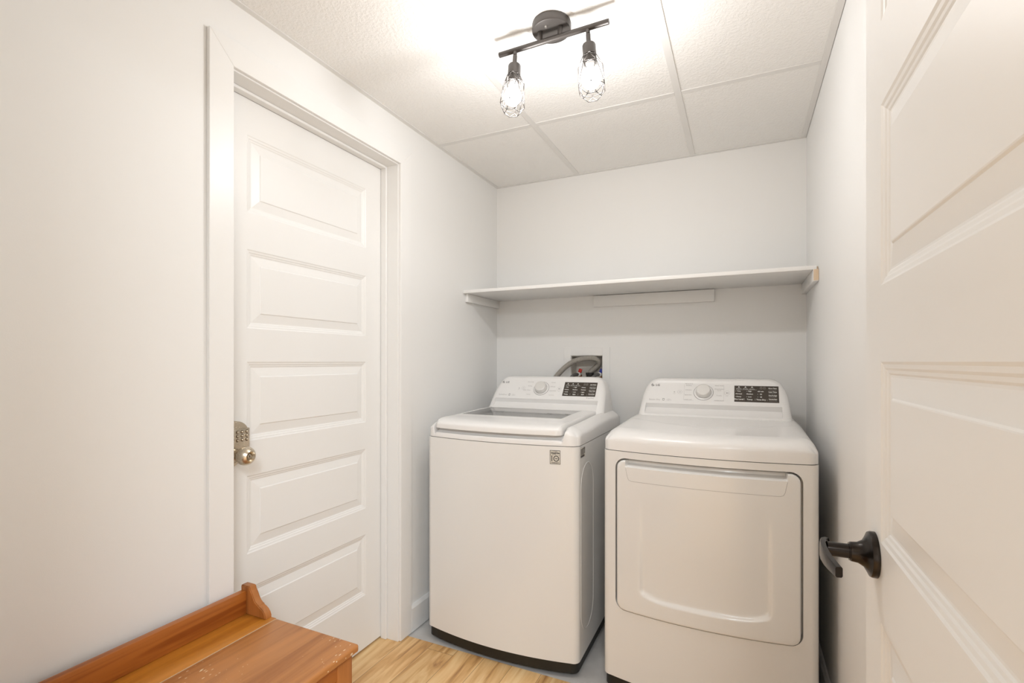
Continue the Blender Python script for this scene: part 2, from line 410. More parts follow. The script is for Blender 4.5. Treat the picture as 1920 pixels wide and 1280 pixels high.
# ------------------------------------------------------------------ five panel doors
def panel_door(width, height, stile_a, stile_b, panels, th=0.035, two_sided=True):
    """local: u 0..width, v 0..height, face normal +n. returns bmesh with coords (u, n, v)"""
    bm = bmesh.new()
    prof = [(0.0, 0.0), (0.0035, -0.0020), (0.0085, -0.0029), (0.0115, -0.0048), (0.0155, -0.0056), (0.0180, -0.0072), (0.021, -0.0074), (0.048, -0.0030), (0.050, -0.0010), (0.0515, -0.0005)]
    us = [0, stile_a, width-stile_b, width]
    vs = [0]
    for a, b in panels: vs += [a, b]
    vs.append(height)
    def face(pts): bm.faces.new([bm.verts.new(p) for p in pts])
    for side in ((0, 1), (-th, -1)) if two_sided else ((0, 1),):
        n0, sg = side
        for i in range(3):
            for k in range(len(vs)-1):
                if i == 1 and k % 2 == 1:
                    prev = None
                    for off, dp in prof:
                        ring = [(us[1]+off, vs[k]+off), (us[2]-off, vs[k]+off), (us[2]-off, vs[k+1]-off), (us[1]+off, vs[k+1]-off)]
                        ring = [Vector((a, n0+sg*dp, b)) for a, b in ring]
                        if prev:
                            for q in range(4): face([prev[q], prev[(q+1) % 4], ring[(q+1) % 4], ring[q]])
                        prev = ring
                    face(prev)
                else:
                    face([Vector((us[i], n0, vs[k])), Vector((us[i+1], n0, vs[k])), Vector((us[i+1], n0, vs[k+1])), Vector((us[i], n0, vs[k+1]))])
    for k in range(len(vs)-1):
        for uu in (0, width): face([Vector((uu, 0, vs[k])), Vector((uu, -th, vs[k])), Vector((uu, -th, vs[k+1])), Vector((uu, 0, vs[k+1]))])
    for i in range(3):
        for vv in (0, height): face([Vector((us[i], 0, vv)), Vector((us[i+1], 0, vv)), Vector((us[i+1], -th, vv)), Vector((us[i], -th, vv))])
    bmesh.ops.remove_doubles(bm, verts=bm.verts, dist=1e-5)
    return bm
PZ = [(-0.977, -0.7235), (-0.6145, -0.365), (-0.2535, 0.0), (0.107, 0.360), (0.477, 0.7255)]
def door_obj(name, mtx, width, z0, z1, sa, sb):
    bm = panel_door(width, z1-z0, sa, sb, [(a+CAM_H-z0, b+CAM_H-z0) for a, b in PZ])
    bmesh.ops.recalc_face_normals(bm, faces=bm.faces)
    me = bpy.data.meshes.new(name); bm.to_mesh(me); bm.free()
    o = link(name, me, 'door', None); o.matrix_world = mtx; return struct(o)
# closed door in the left wall: u=+Y, n=+X
DL = Matrix(((0, 1, 0, -1.430), (1, 0, 0, 0.957), (0, 0, 1, 0.010), (0, 0, 0, 1)))
door1 = door_obj('door_1', DL, 0.7570, 0.010, 2.0475, 0.1085, 0.0990)
# open door at right: face towards -X ; u = -Y from the free edge, n = -X
DR = Matrix(((0, -1, 0, 0.177), (-1, 0, 0, 0.934), (0, 0, 1, 0.012), (0, 0, 0, 1)))
door2 = door_obj('door_2', DR, 0.762, 0.012, 2.052, 0.0895, 0.105)
def child_of(o, parent):
    o.parent = parent; o.matrix_parent_inverse = parent.matrix_basis.inverted(); return o

# keypad lock + knob on door_1 (world coordinates)
dx = -1.430; LY = 1.0108; LZ = CAM_H-0.287
bm = bmesh.new()
def lockplate(hw, z0, z1, arch):
    P = [(-hw, z0), (hw, z0)]
    if arch:
        for k in range(17):
            a = PI*k/16; P.append((hw*math.cos(a), z1-hw*0.75+hw*0.75*math.sin(a)))
    else: P += [(hw, z1), (-hw, z1)]
    return P
add_prism(bm, lockplate(0.0452, -0.010, 0.104, True), lambda a, b: Vector((dx+0.0005, LY+a, LZ+b)), lambda a, b: Vector((dx+0.022, LY+a, LZ+b)))
bmesh.ops.recalc_face_normals(bm, faces=bm.faces)
bmesh.ops.bevel(bm, geom=[e for e in bm.edges if abs(e.verts[0].co.x-dx-0.022) < 1e-5 and abs(e.verts[1].co.x-dx-0.022) < 1e-5], offset=0.004, segments=3, affect='EDGES')
lock = child_of(obj('keypad_lock', bm, 'nickel', angle=35, label='satin nickel push-button keypad'), door1)
bm = bmesh.new(); add_box(bm, dx+0.014, dx+0.026, LY-0.0452, LY+0.0452, LZ+0.018, LZ+0.080, 0.0012)
child_of(obj('keypad', bm, 'nickel', angle=35), lock)
rings_ = []
for r_ in range(3):
    for q, oy in enumerate((0.0355, 0.0195, 0.0040, -0.0115, -0.0270)):
        bm = bmesh.new(); add_lathe(bm, [(0, 0.0036), (0.004, 0.0034), (0.0052, 0.0022), (0.0055, 0)], (dx+0.026, LY+oy, LZ+0.070-0.0125*r_), (1, 0, 0), 14)
        kb = child_of(obj('keypad_button', bm, 'nickel', angle=35), lock)
        bm = bmesh.new(); add_lathe(bm, [(0, 0.0056), (0.0006, 0.0054)], (dx+0.026, LY+oy, LZ+0.070-0.0125*r_), (1, 0, 0), 16); rings_.append(bm)
bm = bmesh.new()
for t in rings_: merge(bm, t)
child_of(obj('button_shade', bm, 'nickel_dark', angle=35), lock)  # darker discs stand in for the shadow round each button
bm = bmesh.new(); add_lathe(bm, [(0, 0.039), (0.006, 0.039), (0.011, 0.036), (0.013, 0.028), (0.030, 0.017), (0.036, 0.016)], (dx+0.0005, LY-0.004, LZ+0.001), (1, 0, 0), 40)
rose = child_of(obj('knob_rose', bm, 'nickel', angle=35), door1)
bm = bmesh.new(); pr = [(0.034, 0.015)]
for k in range(1, 22):
    a = PI*(0.16+0.64*k/22); pr.append((0.0735-0.027*math.cos(a)*1.0, 0.0285*math.sin(a)))
pr += [(0.0970, 0.0150), (0.0930, 0.0130), (0.0860, 0.0078), (0.0860, 0.0)]
add_lathe(bm, pr, (dx, LY-0.004, LZ+0.003), (1, 0, 0), 40)
knob = child_of(obj('door_knob', bm, 'nickel', angle=40), door1)
bm = bmesh.new(); add_lathe(bm, [(0.0860, 0.0068), (0.0915, 0.0062), (0.0920, 0.0)], (dx, LY-0.004, LZ+0.003), (1, 0, 0), 24)
cyl = child_of(obj('key_cylinder', bm, 'nickel', angle=40), knob)
child_of(box('keyhole', dx+0.0919, dx+0.0925, LY-0.0050, LY-0.0030, LZ-0.0005, LZ+0.0065, 'black'), knob)

# lever handle on door_2
hx, hy, hz = 0.177, 0.874, 0.926
bm = bmesh.new(); add_lathe(bm, [(0.0002, 0.0325), (0.0055, 0.0325), (0.0085, 0.0312), (0.011, 0.026), (0.015, 0.019), (0.022, 0.0148), (0.031, 0.0138), (0.0315, 0.0128), (0.033, 0.0128)], (hx, hy, hz), (-1, 0, 0), 44)
rose2 = child_of(obj('handle_rose', bm, 'bronze', angle=35, label='black bronze round rose'), door2)
bm = bmesh.new(); add_lathe(bm, [(0.031, 0.0105), (0.060, 0.0102)], (hx, hy, hz), (-1, 0, 0), 28)
child_of(obj('handle_shank', bm, 'bronze', angle=35), rose2)
bm = bmesh.new()
path = [(0.0590, 0.0135, 0.0120), (0.0635, 0.0085, 0.0125), (0.0660, -0.004, 0.0122), (0.0668, -0.020, 0.0115), (0.0658, -0.038, 0.0105), (0.0635, -0.056, 0.0092), (0.0600, -0.074, 0.0080), (0.0575, -0.084, 0.0072)]
rings = []
for i, (pd, py, hh) in enumerate(path):
    a = path[max(i-1, 0)]; b = path[min(i+1, len(path)-1)]
    tx, ty = -(b[0]-a[0]), (b[1]-a[1]); l = math.hypot(tx, ty); nx, ny = -ty/l, tx/l
    cx_, cy_ = hx-pd, hy+py; th_ = 0.0045
    sec = [(-1, -0.75), (-0.7, -1), (0.7, -1), (1, -0.75), (1, 0.75), (0.7, 1), (-0.7, 1), (-1, 0.75)]
    zoff = -0.0035*(i/7.0)
    rings.append([bm.verts.new((cx_+nx*th_*p, cy_+ny*th_*p, hz+zoff+hh*q)) for p, q in sec])
for a, b in zip(rings, rings[1:]):
    for k in range(8): bm.faces.new((a[k], a[(k+1) % 8], b[(k+1) % 8], b[k]))
bm.faces.new(rings[0][::-1]); bm.faces.new(rings[-1])
child_of(obj('handle_lever', bm, 'bronze', angle=40), rose2)

# ------------------------------------------------------------------ shelf with cleats
sh = empty('wall_shelf', (-0.534, YB, 1.55), 'long white shelf board across the back wall above the washer and dryer', 'shelf')
def wbox(name, x0, x1, y0, y1, z0, z1, mat, parent, bevel=0.0, **k):
    p = parent
    ox, oy, oz = 0, 0, 0
    while p is not None: ox += p.location.x; oy += p.location.y; oz += p.location.z; p = p.parent
    return box(name, x0-ox, x1-ox, y0-oy, y1-oy, z0-oz, z1-oz, mat, parent, bevel, **k)
wbox('shelf_board', XL+0.001, XR-0.0065, 2.262, YB-0.001, 1.571, 1.587, 'trim', sh, 0.0006)
cl = wbox('cleat', XL+0.0005, XL+0.018, 2.286, YB-0.001, 1.527, 1.5705, 'trim', sh, 0.0008)
cl = wbox('cleat', XR-0.019, XR-0.0005, 2.250, YB-0.001, 1.524, 1.5705, 'trim', sh, 0.0008, label='cleat with chipped bare front end')
wbox('raw_end', XR-0.0185, XR-0.001, 2.2492, 2.2502, 1.526, 1.570, 'chipwood', sh)
wbox('raw_end', XR-0.0065, XR-0.0008, 2.270, YB-0.002, 1.571, 1.5835, 'chipwood', sh)
wbox('cleat', -0.7386, -0.1226, YB-0.019, YB-0.001, 1.508, 1.5690, 'trim', sh, 0.0008)

# ------------------------------------------------------------------ washing machine outlet box in the wall
ob = empty('laundry_outlet_box', (-0.783, YB, 1.14), 'recessed white outlet box in back wall above the washer with drain and valves', 'outlet box')
bm = bmesh.new(); fx0, fx1, fz0, fz1 = -0.915-ob.location.x, -0.651-ob.location.x, -0.14, 0.1455
rx0, rx1, rz0, rz1 = RX0-ob.location.x+0.001, RX1-ob.location.x-0.001, RZ0-ob.location.z+0.001, RZ1-ob.location.z-0.001
add_box(bm, fx0, rx0, -0.004, -0.0002, fz0, fz1, 0.001); add_box(bm, rx1, fx1, -0.004, -0.0002, fz0, fz1, 0.001)
add_box(bm, rx0, rx1, -0.004, -0.0002, rz1, fz1, 0.001); add_box(bm, rx0, rx1, -0.004, -0.0002, fz0, rz0, 0.001)
obj('faceplate', bm, 'trim', ob)
bm = bmesh.new(); d = 0.095
add_box(bm, rx0, rx0+0.003, 0.0, d, rz0, rz1); add_box(bm, rx1-0.003, rx1, 0.0, d, rz0, rz1)
add_box(bm, rx0+0.003, rx1-0.003, 0.0, d, rz1-0.003, rz1); add_box(bm, rx0+0.003, rx1-0.003, 0.0, d, rz0, rz0+0.003)
add_box(bm, rx0+0.003, rx1-0.003, d-0.003, d, rz0+0.003, rz1-0.003)
add_box(bm, rx0+0.020, rx1-0.020, d-0.028, d-0.003, rz0+0.003, rz1-0.062, 0.003)
obj('recess_liner', bm, 'box', ob)
for vx, col in ((-0.8305, 'red'), (-0.7095, 'blue')):
    lx = vx-ob.location.x
    bm = bmesh.new(); add_lathe(bm, [(0, 0.008), (0.030, 0.008), (0.031, 0.011), (0.040, 0.011)], (lx, 0.030, -0.045), (0, 0, 1), 16)
    add_lathe(bm, [(0, 0.009), (0.03, 0.009)], (lx, 0.040, -0.012), (0, -1, 0), 16)
    v = obj('valve', bm, 'brass', ob, angle=40)
    bm = bmesh.new(); add_lathe(bm, [(0, 0.0115), (0.003, 0.0125), (0.014, 0.0125), (0.015, 0.010)], (lx, 0.020, -0.005), (-0.25, -0.9, 0.1), 18)
    obj('hose_collar', bm, 'print_white', v, angle=40)
    bm = bmesh.new(); add_box(bm, -0.009, 0.009, -0.006, 0.006, -0.002, 0.020, 0.003)
    bmesh.ops.transform(bm, matrix=Matrix.Translation((lx+0.002, 0.018, 0.008)) @ Matrix.Rotation(0.35, 4, 'Y'), verts=bm.verts)
    obj('valve_handle', bm, col, v, angle=40, label=col+' valve handle')
bm = bmesh.new(); add_lathe(bm, [(-0.06, 0.020), (-0.006, 0.020), (-0.005, 0.023), (0.006, 0.023)], (-0.776-ob.location.x, 0.040, 0.0), (0, 0, 1), 24)
obj('drain_collar', bm, 'black', ob, angle=40)

def hose(name, P, r, corr, pitch, mat, label, amp=0.0):
    pts = catmull(P, 10); L_ = [0]
    for a, b in zip(pts, pts[1:]): L_.append(L_[-1]+(b-a).length)
    total = L_[-1]; n = int(total/pitch*4) if corr else int(total/0.006)
    out = []; rad = []; k = 0
    for i in range(n+1):
        s_ = total*i/n
        while k < len(L_)-2 and L_[k+1] < s_: k += 1
        f = (s_-L_[k])/max(1e-9, L_[k+1]-L_[k]); out.append(pts[k].lerp(pts[k+1], f))
        rad.append(r+(amp*(1 if i % 4 in (1, 2) else -1) if corr else 0))
    base = Vector(P[0])
    bm = bmesh.new(); add_tube(bm, [p-base for p in out], rad, 20)
    o = obj(name, bm, mat, None, smooth=True, loc=base); o['label'] = label; o['category'] = 'hose'; return o
hose('drain_hose', [(-0.965, 2.56, 0.90), (-0.963, 2.565, 1.03), (-0.945, 2.57, 1.100), (-0.912, 2.59, 1.150), (-0.875, 2.61, 1.188), (-0.834, 2.62, 1.212), (-0.791, 2.635, 1.224), (-0.750, 2.65, 1.226), (-0.724, 2.668, 1.217), (-0.722, 2.69, 1.195), (-0.742, 2.702, 1.174), (-0.766, 2.704, 1.156), (-0.776, 2.704, 1.135)],
     0.0143, True, 0.0066, 'hose', 'grey ribbed drain hose arching from behind the washer into the wall box', 0.0011)
for vx, ex, nm in ((-0.8305, -0.868, 'dark supply hose on the red valve behind the washer'), (-0.7095, -0.765, 'dark supply hose on the blue valve behind the washer')):
    hose('supply_hose', [(vx-0.006, YB+0.006, 1.1365), (vx-0.016, YB-0.02, 1.134), (vx-0.030, YB-0.045, 1.118), (ex-0.01, YB-0.06, 1.07), (ex-0.01, YB-0.07, 0.9)], 0.0085, False, 1, 'hose_dark', nm)

# ------------------------------------------------------------------ laundry machines
W = 0.686; BOW = 0.042; YD = 0.70      # local x 0..W, y 0 = front corners, z from the floor
def front(x): return -BOW*(1-((x-W/2)/(W/2))**2)
def outline(inset=0.0, rc=0.028, n=26):
    """front from left to right, then back; ccw seen from above"""
    P = []; x0, x1 = inset, W-inset
    for k in range(9):
        a = PI+PI/2*k/8; P.append((x0+rc+rc*math.cos(a), front(rc)+inset+rc+rc*math.sin(a)))
    for k in range(1, n): 
        x = x0+rc+(x1-x0-2*rc)*k/n; P.append((x, front(x)+inset))
    for k in range(9):
        a = -PI/2+PI/2*k/8; P.append((x1-rc+rc*math.cos(a), front(rc)+inset+rc+rc*math.sin(a)))
    P.append((x1, YD-inset)); P.append((x0, YD-inset)); return P
def cabinet_bm(z0, z1, inset=0.0):
    bm = bmesh.new(); P = outline(inset)
    add_prism(bm, P, lambda a, b: Vector((a, b, z0)), lambda a, b: Vector((a, b, z1)))
    bmesh.ops.recalc_face_normals(bm, faces=bm.faces); return bm
def grid_lines(a, b, marks, step):
    """positions a..b including marks, filled to step"""
    m = sorted(set([a, b]+[q for q in marks if a < q < b])); out = []
    for p, q in zip(m, m[1:]):
        n = max(1, int(math.ceil((q-p)/step)))
        out += [p+(q-p)*k/n for k in range(n)]
    return out+[b]
def smooth(t): t = max(0, min(1, t)); return t*t*(3-2*t)
def height_shell(x0, x1, yfront, yback, ztop, zbot, rs, rf, rb, drop, rc, hole=None, vmax=None, step=0.02, hooks=None, zfix=None):
    """rounded-top shell. ztop(x,y); rs/rf/rb = rounding widths side/front/back; drop = rounding height; rc plan corner"""
    near = [0, .0015, .004, .008, .013, .019, .026, .034, .043, .053, .065, .08]
    xm = [x0+q for q in near]+[x1-q for q in near]
    ref = yfront((x0+x1)/2)
    D = yback-ref
    vm = [q for q in near]+[D-q for q in (near if rb else [0])]
    if hole: xm += [hole[0], hole[1]]; vm += [hole[2]-ref, hole[3]-ref]
    if hooks: xm += hooks[0]; vm += hooks[1]
    X = grid_lines(x0, x1, xm, step); V = grid_lines(0, D, vm, step)
    bm = bmesh.new(); G = {}
    for i, x in enumerate(X):
        for j, v in enumerate(V):
            yf = yfront(x)
            # keep y straight at back, follow the bow at front
            y = yf+v if v < 0.10 else (yf+v)+(ref-yf)*min(1, (v-0.10)/max(0.001, min(0.15, D-0.10)))
            ds = min(x-x0, x1-x); df = y-yf; dbk = yback-y
            xx, yy = x, y
            def corner(ds, df, r):
                a, b = r-ds, r-df; mx = max(a, b); l = math.hypot(a, b)
                if l < 1e-9: return a, b
                return a*mx/l, b*mx/l
            if rc and ds < rc and df < rc:
                a, b = corner(ds, df, rc)
                xx = x0+rc-a if x-x0 < x1-x else x1-rc+a; yy = yf+rc-b
            qs = max(0, 1-ds/rs); qf = max(0, 1-df/rf); qb = max(0, 1-dbk/rb) if rb else 0
            q = 1-(1-qs)*(1-qf)*(1-qb); dr = drop*(1-math.sqrt(max(0, 1-q*q)))
            zz = ztop(xx, yy)-dr
            if zfix: zz = zfix(x, xx, yy, max(0, y-yf), zz)
            G[i, j] = bm.verts.new((xx, yy, zz))
    nx, ny = len(X)-1, len(V)-1
    def inhole(i, j):
        if not hole: return False
        xc = (X[i]+X[i+1])/2; yc = ref+(V[j]+V[j+1])/2
        return hole[0] < xc < hole[1] and hole[2] < yc < hole[3]
    for i in range(nx):
        for j in range(ny):
            if not inhole(i, j): bm.faces.new((G[i, j], G[i+1, j], G[i+1, j+1], G[i, j+1]))
    # skirts on every boundary edge
    bd = [e for e in bm.edges if len(e.link_faces) == 1]
    low = {}
    for e in bd:
        for v in e.verts:
            if v not in low: low[v] = bm.verts.new((v.co.x, v.co.y, zbot(v.co.x, v.co.y) if callable(zbot) else zbot))
    for e in bd:
        a, b = e.verts; bm.faces.new((a, b, low[b], low[a]))
    # bottom
    for i in range(nx):
        for j in range(ny):
            if not inhole(i, j):
                pass
    return bm

# console (shared by both machines): local y offset 1.80 -> plane (0.53,1.019)-(0.61,1.124)
CB = Vector((0, 0.53, 1.019)); CE = Vector((0, 0.08, 0.105)).normalized()
def console_mesh():
    bm = bmesh.new(); rings = []
    def yf(z): return 0.53+(z-1.019)*0.08/0.105
    levels = [(0.955, 0), (0.97, 0), (1.00, 0), (1.03, 0), (1.06, 0), (1.085, 0)]
    for k in range(0, 9):
        a = PI/2*k/8; levels.append((1.1095+0.0225*math.sin(a), 0.024*(1-math.cos(a))))
    for z, ins in levels:
        t = (z-0.955)/(1.132-0.955)
        hw = 0.312-0.018*t-0.034*max(0, (t-0.45)/0.55)**2.6-ins*0.9
        c = W/2; f = yf(min(z, 1.112))+ins; bk = 0.70-0.02*t-ins
        r = 0.034; ring = []
        for q in range(9):
            a = PI+PI/2*q/8; ring.append((c-hw+r+r*math.cos(a), f+r*0.8+r*0.8*math.sin(a)))
        for q in range(9):
            a = -PI/2+PI/2*q/8; ring.append((c+hw-r+r*math.cos(a), f+r*0.8+r*0.8*math.sin(a)))
        for q in range(5):
            a = PI/2*q/4; ring.append((c+hw-.012+.012*math.cos(a), bk-.012+.012*math.sin(a)))
        for q in range(5):
            a = PI/2+PI/2*q/4; ring.append((c-hw+.012+.012*math.cos(a), bk-.012+.012*math.sin(a)))
        rings.append([bm.verts.new((x, y, z)) for x, y in ring])
    n = len(rings[0])
    for a, b in zip(rings, rings[1:]):
        for k in range(n): bm.faces.new((a[k], a[(k+1) % n], b[(k+1) % n], b[k]))
    bm.faces.new(rings[0][::-1]); bm.faces.new(rings[-1])
    A = tomesh(bm, 'console')
    cb = bmesh.new()
    P = [(0.531, 1.0195), (0.540, 0.999), (0.515, 0.982), (0.480, 0.968), (0.40, 0.968), (0.40, 1.0195)]
    add_prism(cb, P, lambda a, b: Vector((0.062, a, b)), lambda a, b: Vector((0.618, a, b)))
    return boolean(A, tomesh(cb, 'cut'))

def washer_dryer_common(root, kind):
    con = link('control_console', console_mesh(), 'plastic', root, angle=28)
    ax = (1, 0, 0); ay = CE
    def D(lift=0.0004): return Decal(CB, ax, ay, lift)
    nrm = Vector(ax).cross(ay)
    # display
    bm = bmesh.new(); dx0, dx1, dz0, dz1 = (0.4305, 0.600, 0.0240, 0.1080) if kind == 'washer' else (0.4360, 0.6080, 0.0213, 0.1056)
    m = Matrix((Vector(ax), Vector(ay), nrm)).transposed().to_4x4(); m.translation = CB
    t = bmesh.new(); add_box(t, dx0, dx1, dz0, dz1, -0.0005, 0.0006); merge(bm, t, m)
    disp = obj('display', bm, 'display', con, label='black display panel')
    d = D(0.0008); sx = dx0
    def T(s_, x, y, sz=0.0085, **k): d.text(s_, sx+x, y, sz, **k)
    if kind == 'washer':
        top = ['Pre Wash', 'Extra Rinse', 'Stain Care']; cols = [('Hot', 'Warm', 'Cold', 'Temp.'), ('High', 'Medium', 'Low', 'Spin'), ('Heavy', 'Normal', 'Light', 'Soil')]
        right = ['Add Wash', 'Water Level', 'Delay Wash', 'Remote Start']
    else:
        top = ['Energy Saver', 'Wrinkle', 'Reduce Static']; cols = [('Very', 'Normal', 'Damp', 'Dry Level'), ('High', 'Medium', 'Low', 'Temp.'), ('60 min', '50', '40', 'Time Dry')]
        right = ['More Time', 'Less Time', 'Damp Dry Signal', 'Remote Start']
    for q, s_ in enumerate(top):
        T(s_, 0.018+0.026*q, 0.0895-0.0005*q, 0.0062, width=0.021); d.disc(sx+0.018+0.026*q, 0.0990, 0.0026)
        d.rect(sx+0.012+0.026*q, sx+0.024+0.026*q, 0.0945, 0.0953)
    d.rect(sx+0.006, sx+0.088, 0.0845, 0.0851)
    for q, c in enumerate(cols):
        for k in range(3):
            T(c[k], 0.018+0.043*q, 0.077-0.0145*k, 0.0078, bold=0.0002); d.disc(sx+0.006+0.043*q, 0.077-0.0145*k, 0.0011)
        T(c[3], 0.018+0.043*q, 0.0345, 0.0092, bold=0.0003)
        if q: d.rect(sx+0.0395+0.0415*(q-1), sx+0.0401+0.0415*(q-1), 0.030, 0.039)
    for k, s_ in enumerate(right):
        T(s_, 0.149, 0.094-0.0185*k, 0.0078, bold=0.0003, width=0.031); d.rect(sx+0.134, sx+0.164, 0.0855-0.0185*k, 0.0860-0.0185*k)
    d.rect(sx+0.127, sx+0.1274, 0.029, 0.038)
    d.done('display_print', 'print_white', disp)
    d = D(0.0008); d.text('88', dx0+0.1115, 0.0945, 0.0205, bold=-0.0004, width=0.0225); d.done('display_digits', 'digits', disp)
    # logo: ring with face, then LG
    d = D(); d.ring(0.0850, 0.1020, 0.0070, 0.0019, 90, 360+2); d.disc(0.0826, 0.1040, 0.0012); d.rect(0.0848, 0.0857, 0.0985, 0.1055); d.rect(0.0857, 0.0880, 0.0985, 0.0993)
    d.rect(0.0852, 0.0905, 0.1014, 0.1022)
    d.text('LG', 0.1075, 0.1010, 0.0155, bold=0.0003); d.done('logo', 'print_dark', con)
    # grey prints
    box_l = D(); box_r = D(); feat = D(); smt = D(); cyc2 = D(); pw = D(); lk = D(); stt = D(); d = D()
    if kind == 'washer':
        L4 = ['Heavy Duty', 'Bedding', 'Bright Whites', 'Sanitary']; R4 = ['Normal', 'Delicates', 'Speed Wash', 'Tub Clean']
        for k in range(4):
            d.text(L4[k], 0.258-0.003*k*(k < 3), 0.1055-0.0260*k, 0.0072, align='RIGHT'); cyc2.text(R4[k], 0.357, 0.1040-0.0258*k, 0.0072, align='LEFT')
        feat.text('TurboDrum', 0.1000, 0.0215, 0.0100, shear=0.25); 
    else:
        L4 = ['Heavy Duty', 'Bedding', 'Delicates', 'Speed Dry', 'Small Load']; Ly = [0.1120, 0.1025, 0.0775, 0.0506, 0.0244]
        for k in range(5): d.text(L4[k], 0.2455, Ly[k], 0.0072)
        for s_, y in (('Perm. Press', 0.1031), ('Downloaded', 0.0850), ('Cycle', 0.0775), ('Towels', 0.0502), ('Antibacterial', 0.0240)): cyc2.text(s_, 0.3745, y, 0.0072)
        box_l.rect(0.2265, 0.2270, 0.0223, 0.1060); box_r.rect(0.3935, 0.3940, 0.0218, 0.1060)
        box_l.rect(0.2265, 0.270, 0.0218, 0.0223); box_r.rect(0.350, 0.394, 0.0218, 0.0223); box_r.rect(0.352, 0.394, 0.1055, 0.1060)
        box_l.done('cycle_outline', 'print_grey', con); box_r.done('cycle_outline', 'print_grey', con)
        feat.text('Sensor Dry', 0.1000, 0.0200, 0.0108)
    smt.text('Smart', 0.1640, 0.0245, 0.0056); smt.text('Diagnosis', 0.1640, 0.0190, 0.0056)
    pw.ring(0.2085, 0.0655, 0.0105, 0.0006); pw.ring(0.2085, 0.0655, 0.0042, 0.0008, 115, 425); pw.rect(0.2081, 0.2089, 0.0660, 0.0710)
    lk.text('Lock', 0.1845, 0.0560, 0.0050); lk.rect(0.1820, 0.1870, 0.0620, 0.0655); lk.ring(0.1845, 0.0655, 0.0020, 0.0006, 0, 180, 10)
    stt.ring(0.4070, 0.0655, 0.0115, 0.0006); stt.text('START', 0.4070, 0.0490, 0.0040)
    d.done('cycle_names', 'print_grey', con); cyc2.done('cycle_names', 'print_grey', con); smt.done('diagnosis_print', 'print_grey', con); feat.done('feature_print', 'print_grey', con); pw.done('power_symbol', 'print_grey', con); lk.done('lock_symbol', 'print_grey', con); stt.done('start_print', 'print_grey', con)
    d = D(); d.poly([(0.4035, 0.0625), (0.4035, 0.0685), (0.4082, 0.0655)]); d.rect(0.4092, 0.4100, 0.0625, 0.0685); d.rect(0.4108, 0.4116, 0.0625, 0.0685); d.done('start_symbol', 'print_dark', con); d = D()
    d.ring(0.1395, 0.0225, 0.0055, 0.0020, 20, 170); d.ring(0.1395, 0.0215, 0.0055, 0.0020, 200, 350)
    d.done('diagnosis_symbol', 'print_dark', con)
    if kind == 'washer': d = D(); d.disc(0.5600, 0.0155, 0.0018); d.text('SmartThinQ', 0.580, 0.0150, 0.0062); d.done('connect_print', 'print_dark', con)
    # dial
    c = CB+Vector((0.3095, 0, 0))+CE*0.0655
    bm = bmesh.new(); add_lathe(bm, [(0.0001, 0.0405), (0.0012, 0.0405), (0.0016, 0.0395)], c, nrm, 48)
    bm2 = bmesh.new(); add_lathe(bm2, [(-0.0002, 0.0417), (0.0006, 0.0417)], c, nrm, 48); obj('dial_groove', bm2, 'gap', con)
    obj('dial_base', bm, 'plastic', con, angle=35)
    bm = bmesh.new(); add_lathe(bm, [(0.0016, 0.0290), (0.004, 0.0318), (0.020, 0.0300), (0.0245, 0.0288), (0.0262, 0.0262), (0.0266, 0.0)], c, nrm, 48)
    dial = obj('dial', bm, 'silver', con, angle=32, label='round silver white dial')
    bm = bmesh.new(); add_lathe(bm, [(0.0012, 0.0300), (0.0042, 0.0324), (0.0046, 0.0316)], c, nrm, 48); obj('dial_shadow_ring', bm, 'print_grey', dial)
    return con

def make_base(root):
    bm = cabinet_bm(0.018, 0.0595, 0.006)
    obj('base', bm, 'blackbase', root, label='black plastic base')
    for x in (0.06, W-0.06):
        for y in (0.06, 0.62):
            bm = bmesh.new(); add_lathe(bm, [(0, 0.022), (0.008, 0.022), (0.010, 0.012), (0.020, 0.012)], (x, y, 0), (0, 0, 1), 20); obj('foot', bm, 'black', root)

# ---- washer
wa = empty('washing_machine', (-1.247, 1.80, -0.002), 'white top-load washing machine with glass lid left of the dryer', 'washing machine')
make_base(wa)
me = tomesh(cabinet_bm(0.060, 0.8843), 'cab')
cab = link('cabinet', me, 'enamel', wa, angle=30)
# embossed long oval on the right side panel
bm = bmesh.new()
def stadium(r, zc0, zc1, yc, n=16):
    P = []
    for k in range(n+1): a = PI*k/n; P.append((yc+r*math.cos(a), zc1+r*math.sin(a)))
    for k in range(n+1): a = PI+PI*k/n; P.append((yc+r*math.cos(a), zc0+r*math.sin(a)))
    return P
rr = [(0.088, 0.0001), (0.0865, 0.0014), (0.0845, 0.0014), (0.083, 0.0003)]; prev = None
for r, h in rr:
    ring = [bm.verts.new((W+h, y, z)) for y, z in stadium(r, 0.235, 0.720, 0.118)]
    if prev:
        n = len(ring)
        for k in range(n): bm.faces.new((prev[k], prev[(k+1) % n], ring[(k+1) % n], ring[k]))
    prev = ring
bm.faces.new(prev); obj('side_emboss', bm, 'enamel', wa, angle=12)
HX0, HX1, HY0, HY1 = 0.062, 0.553, 0.178, 0.498     # glass opening (local)
LX0, LX1, LYB = 0.045, 0.622, 0.520                 # lid
def ztw(x, y): return 0.9580+0.010*smooth(y/0.45)
def ztop_cover(x, y):
    z = ztw(x, y)-0.011*smooth((abs(x-W/2-0.004)-0.285)/0.055)
    if LX0-0.012 < x < LX1+0.012 and y < LYB:
        k = smooth((x-(LX0-0.012))/0.012)*smooth(((LX1+0.012)-x)/0.012)
        low = 0.905+0.045*smooth((y-front(x)-0.080)/0.06)
        z = z*(1-k)+min(z, low)*k
    return z
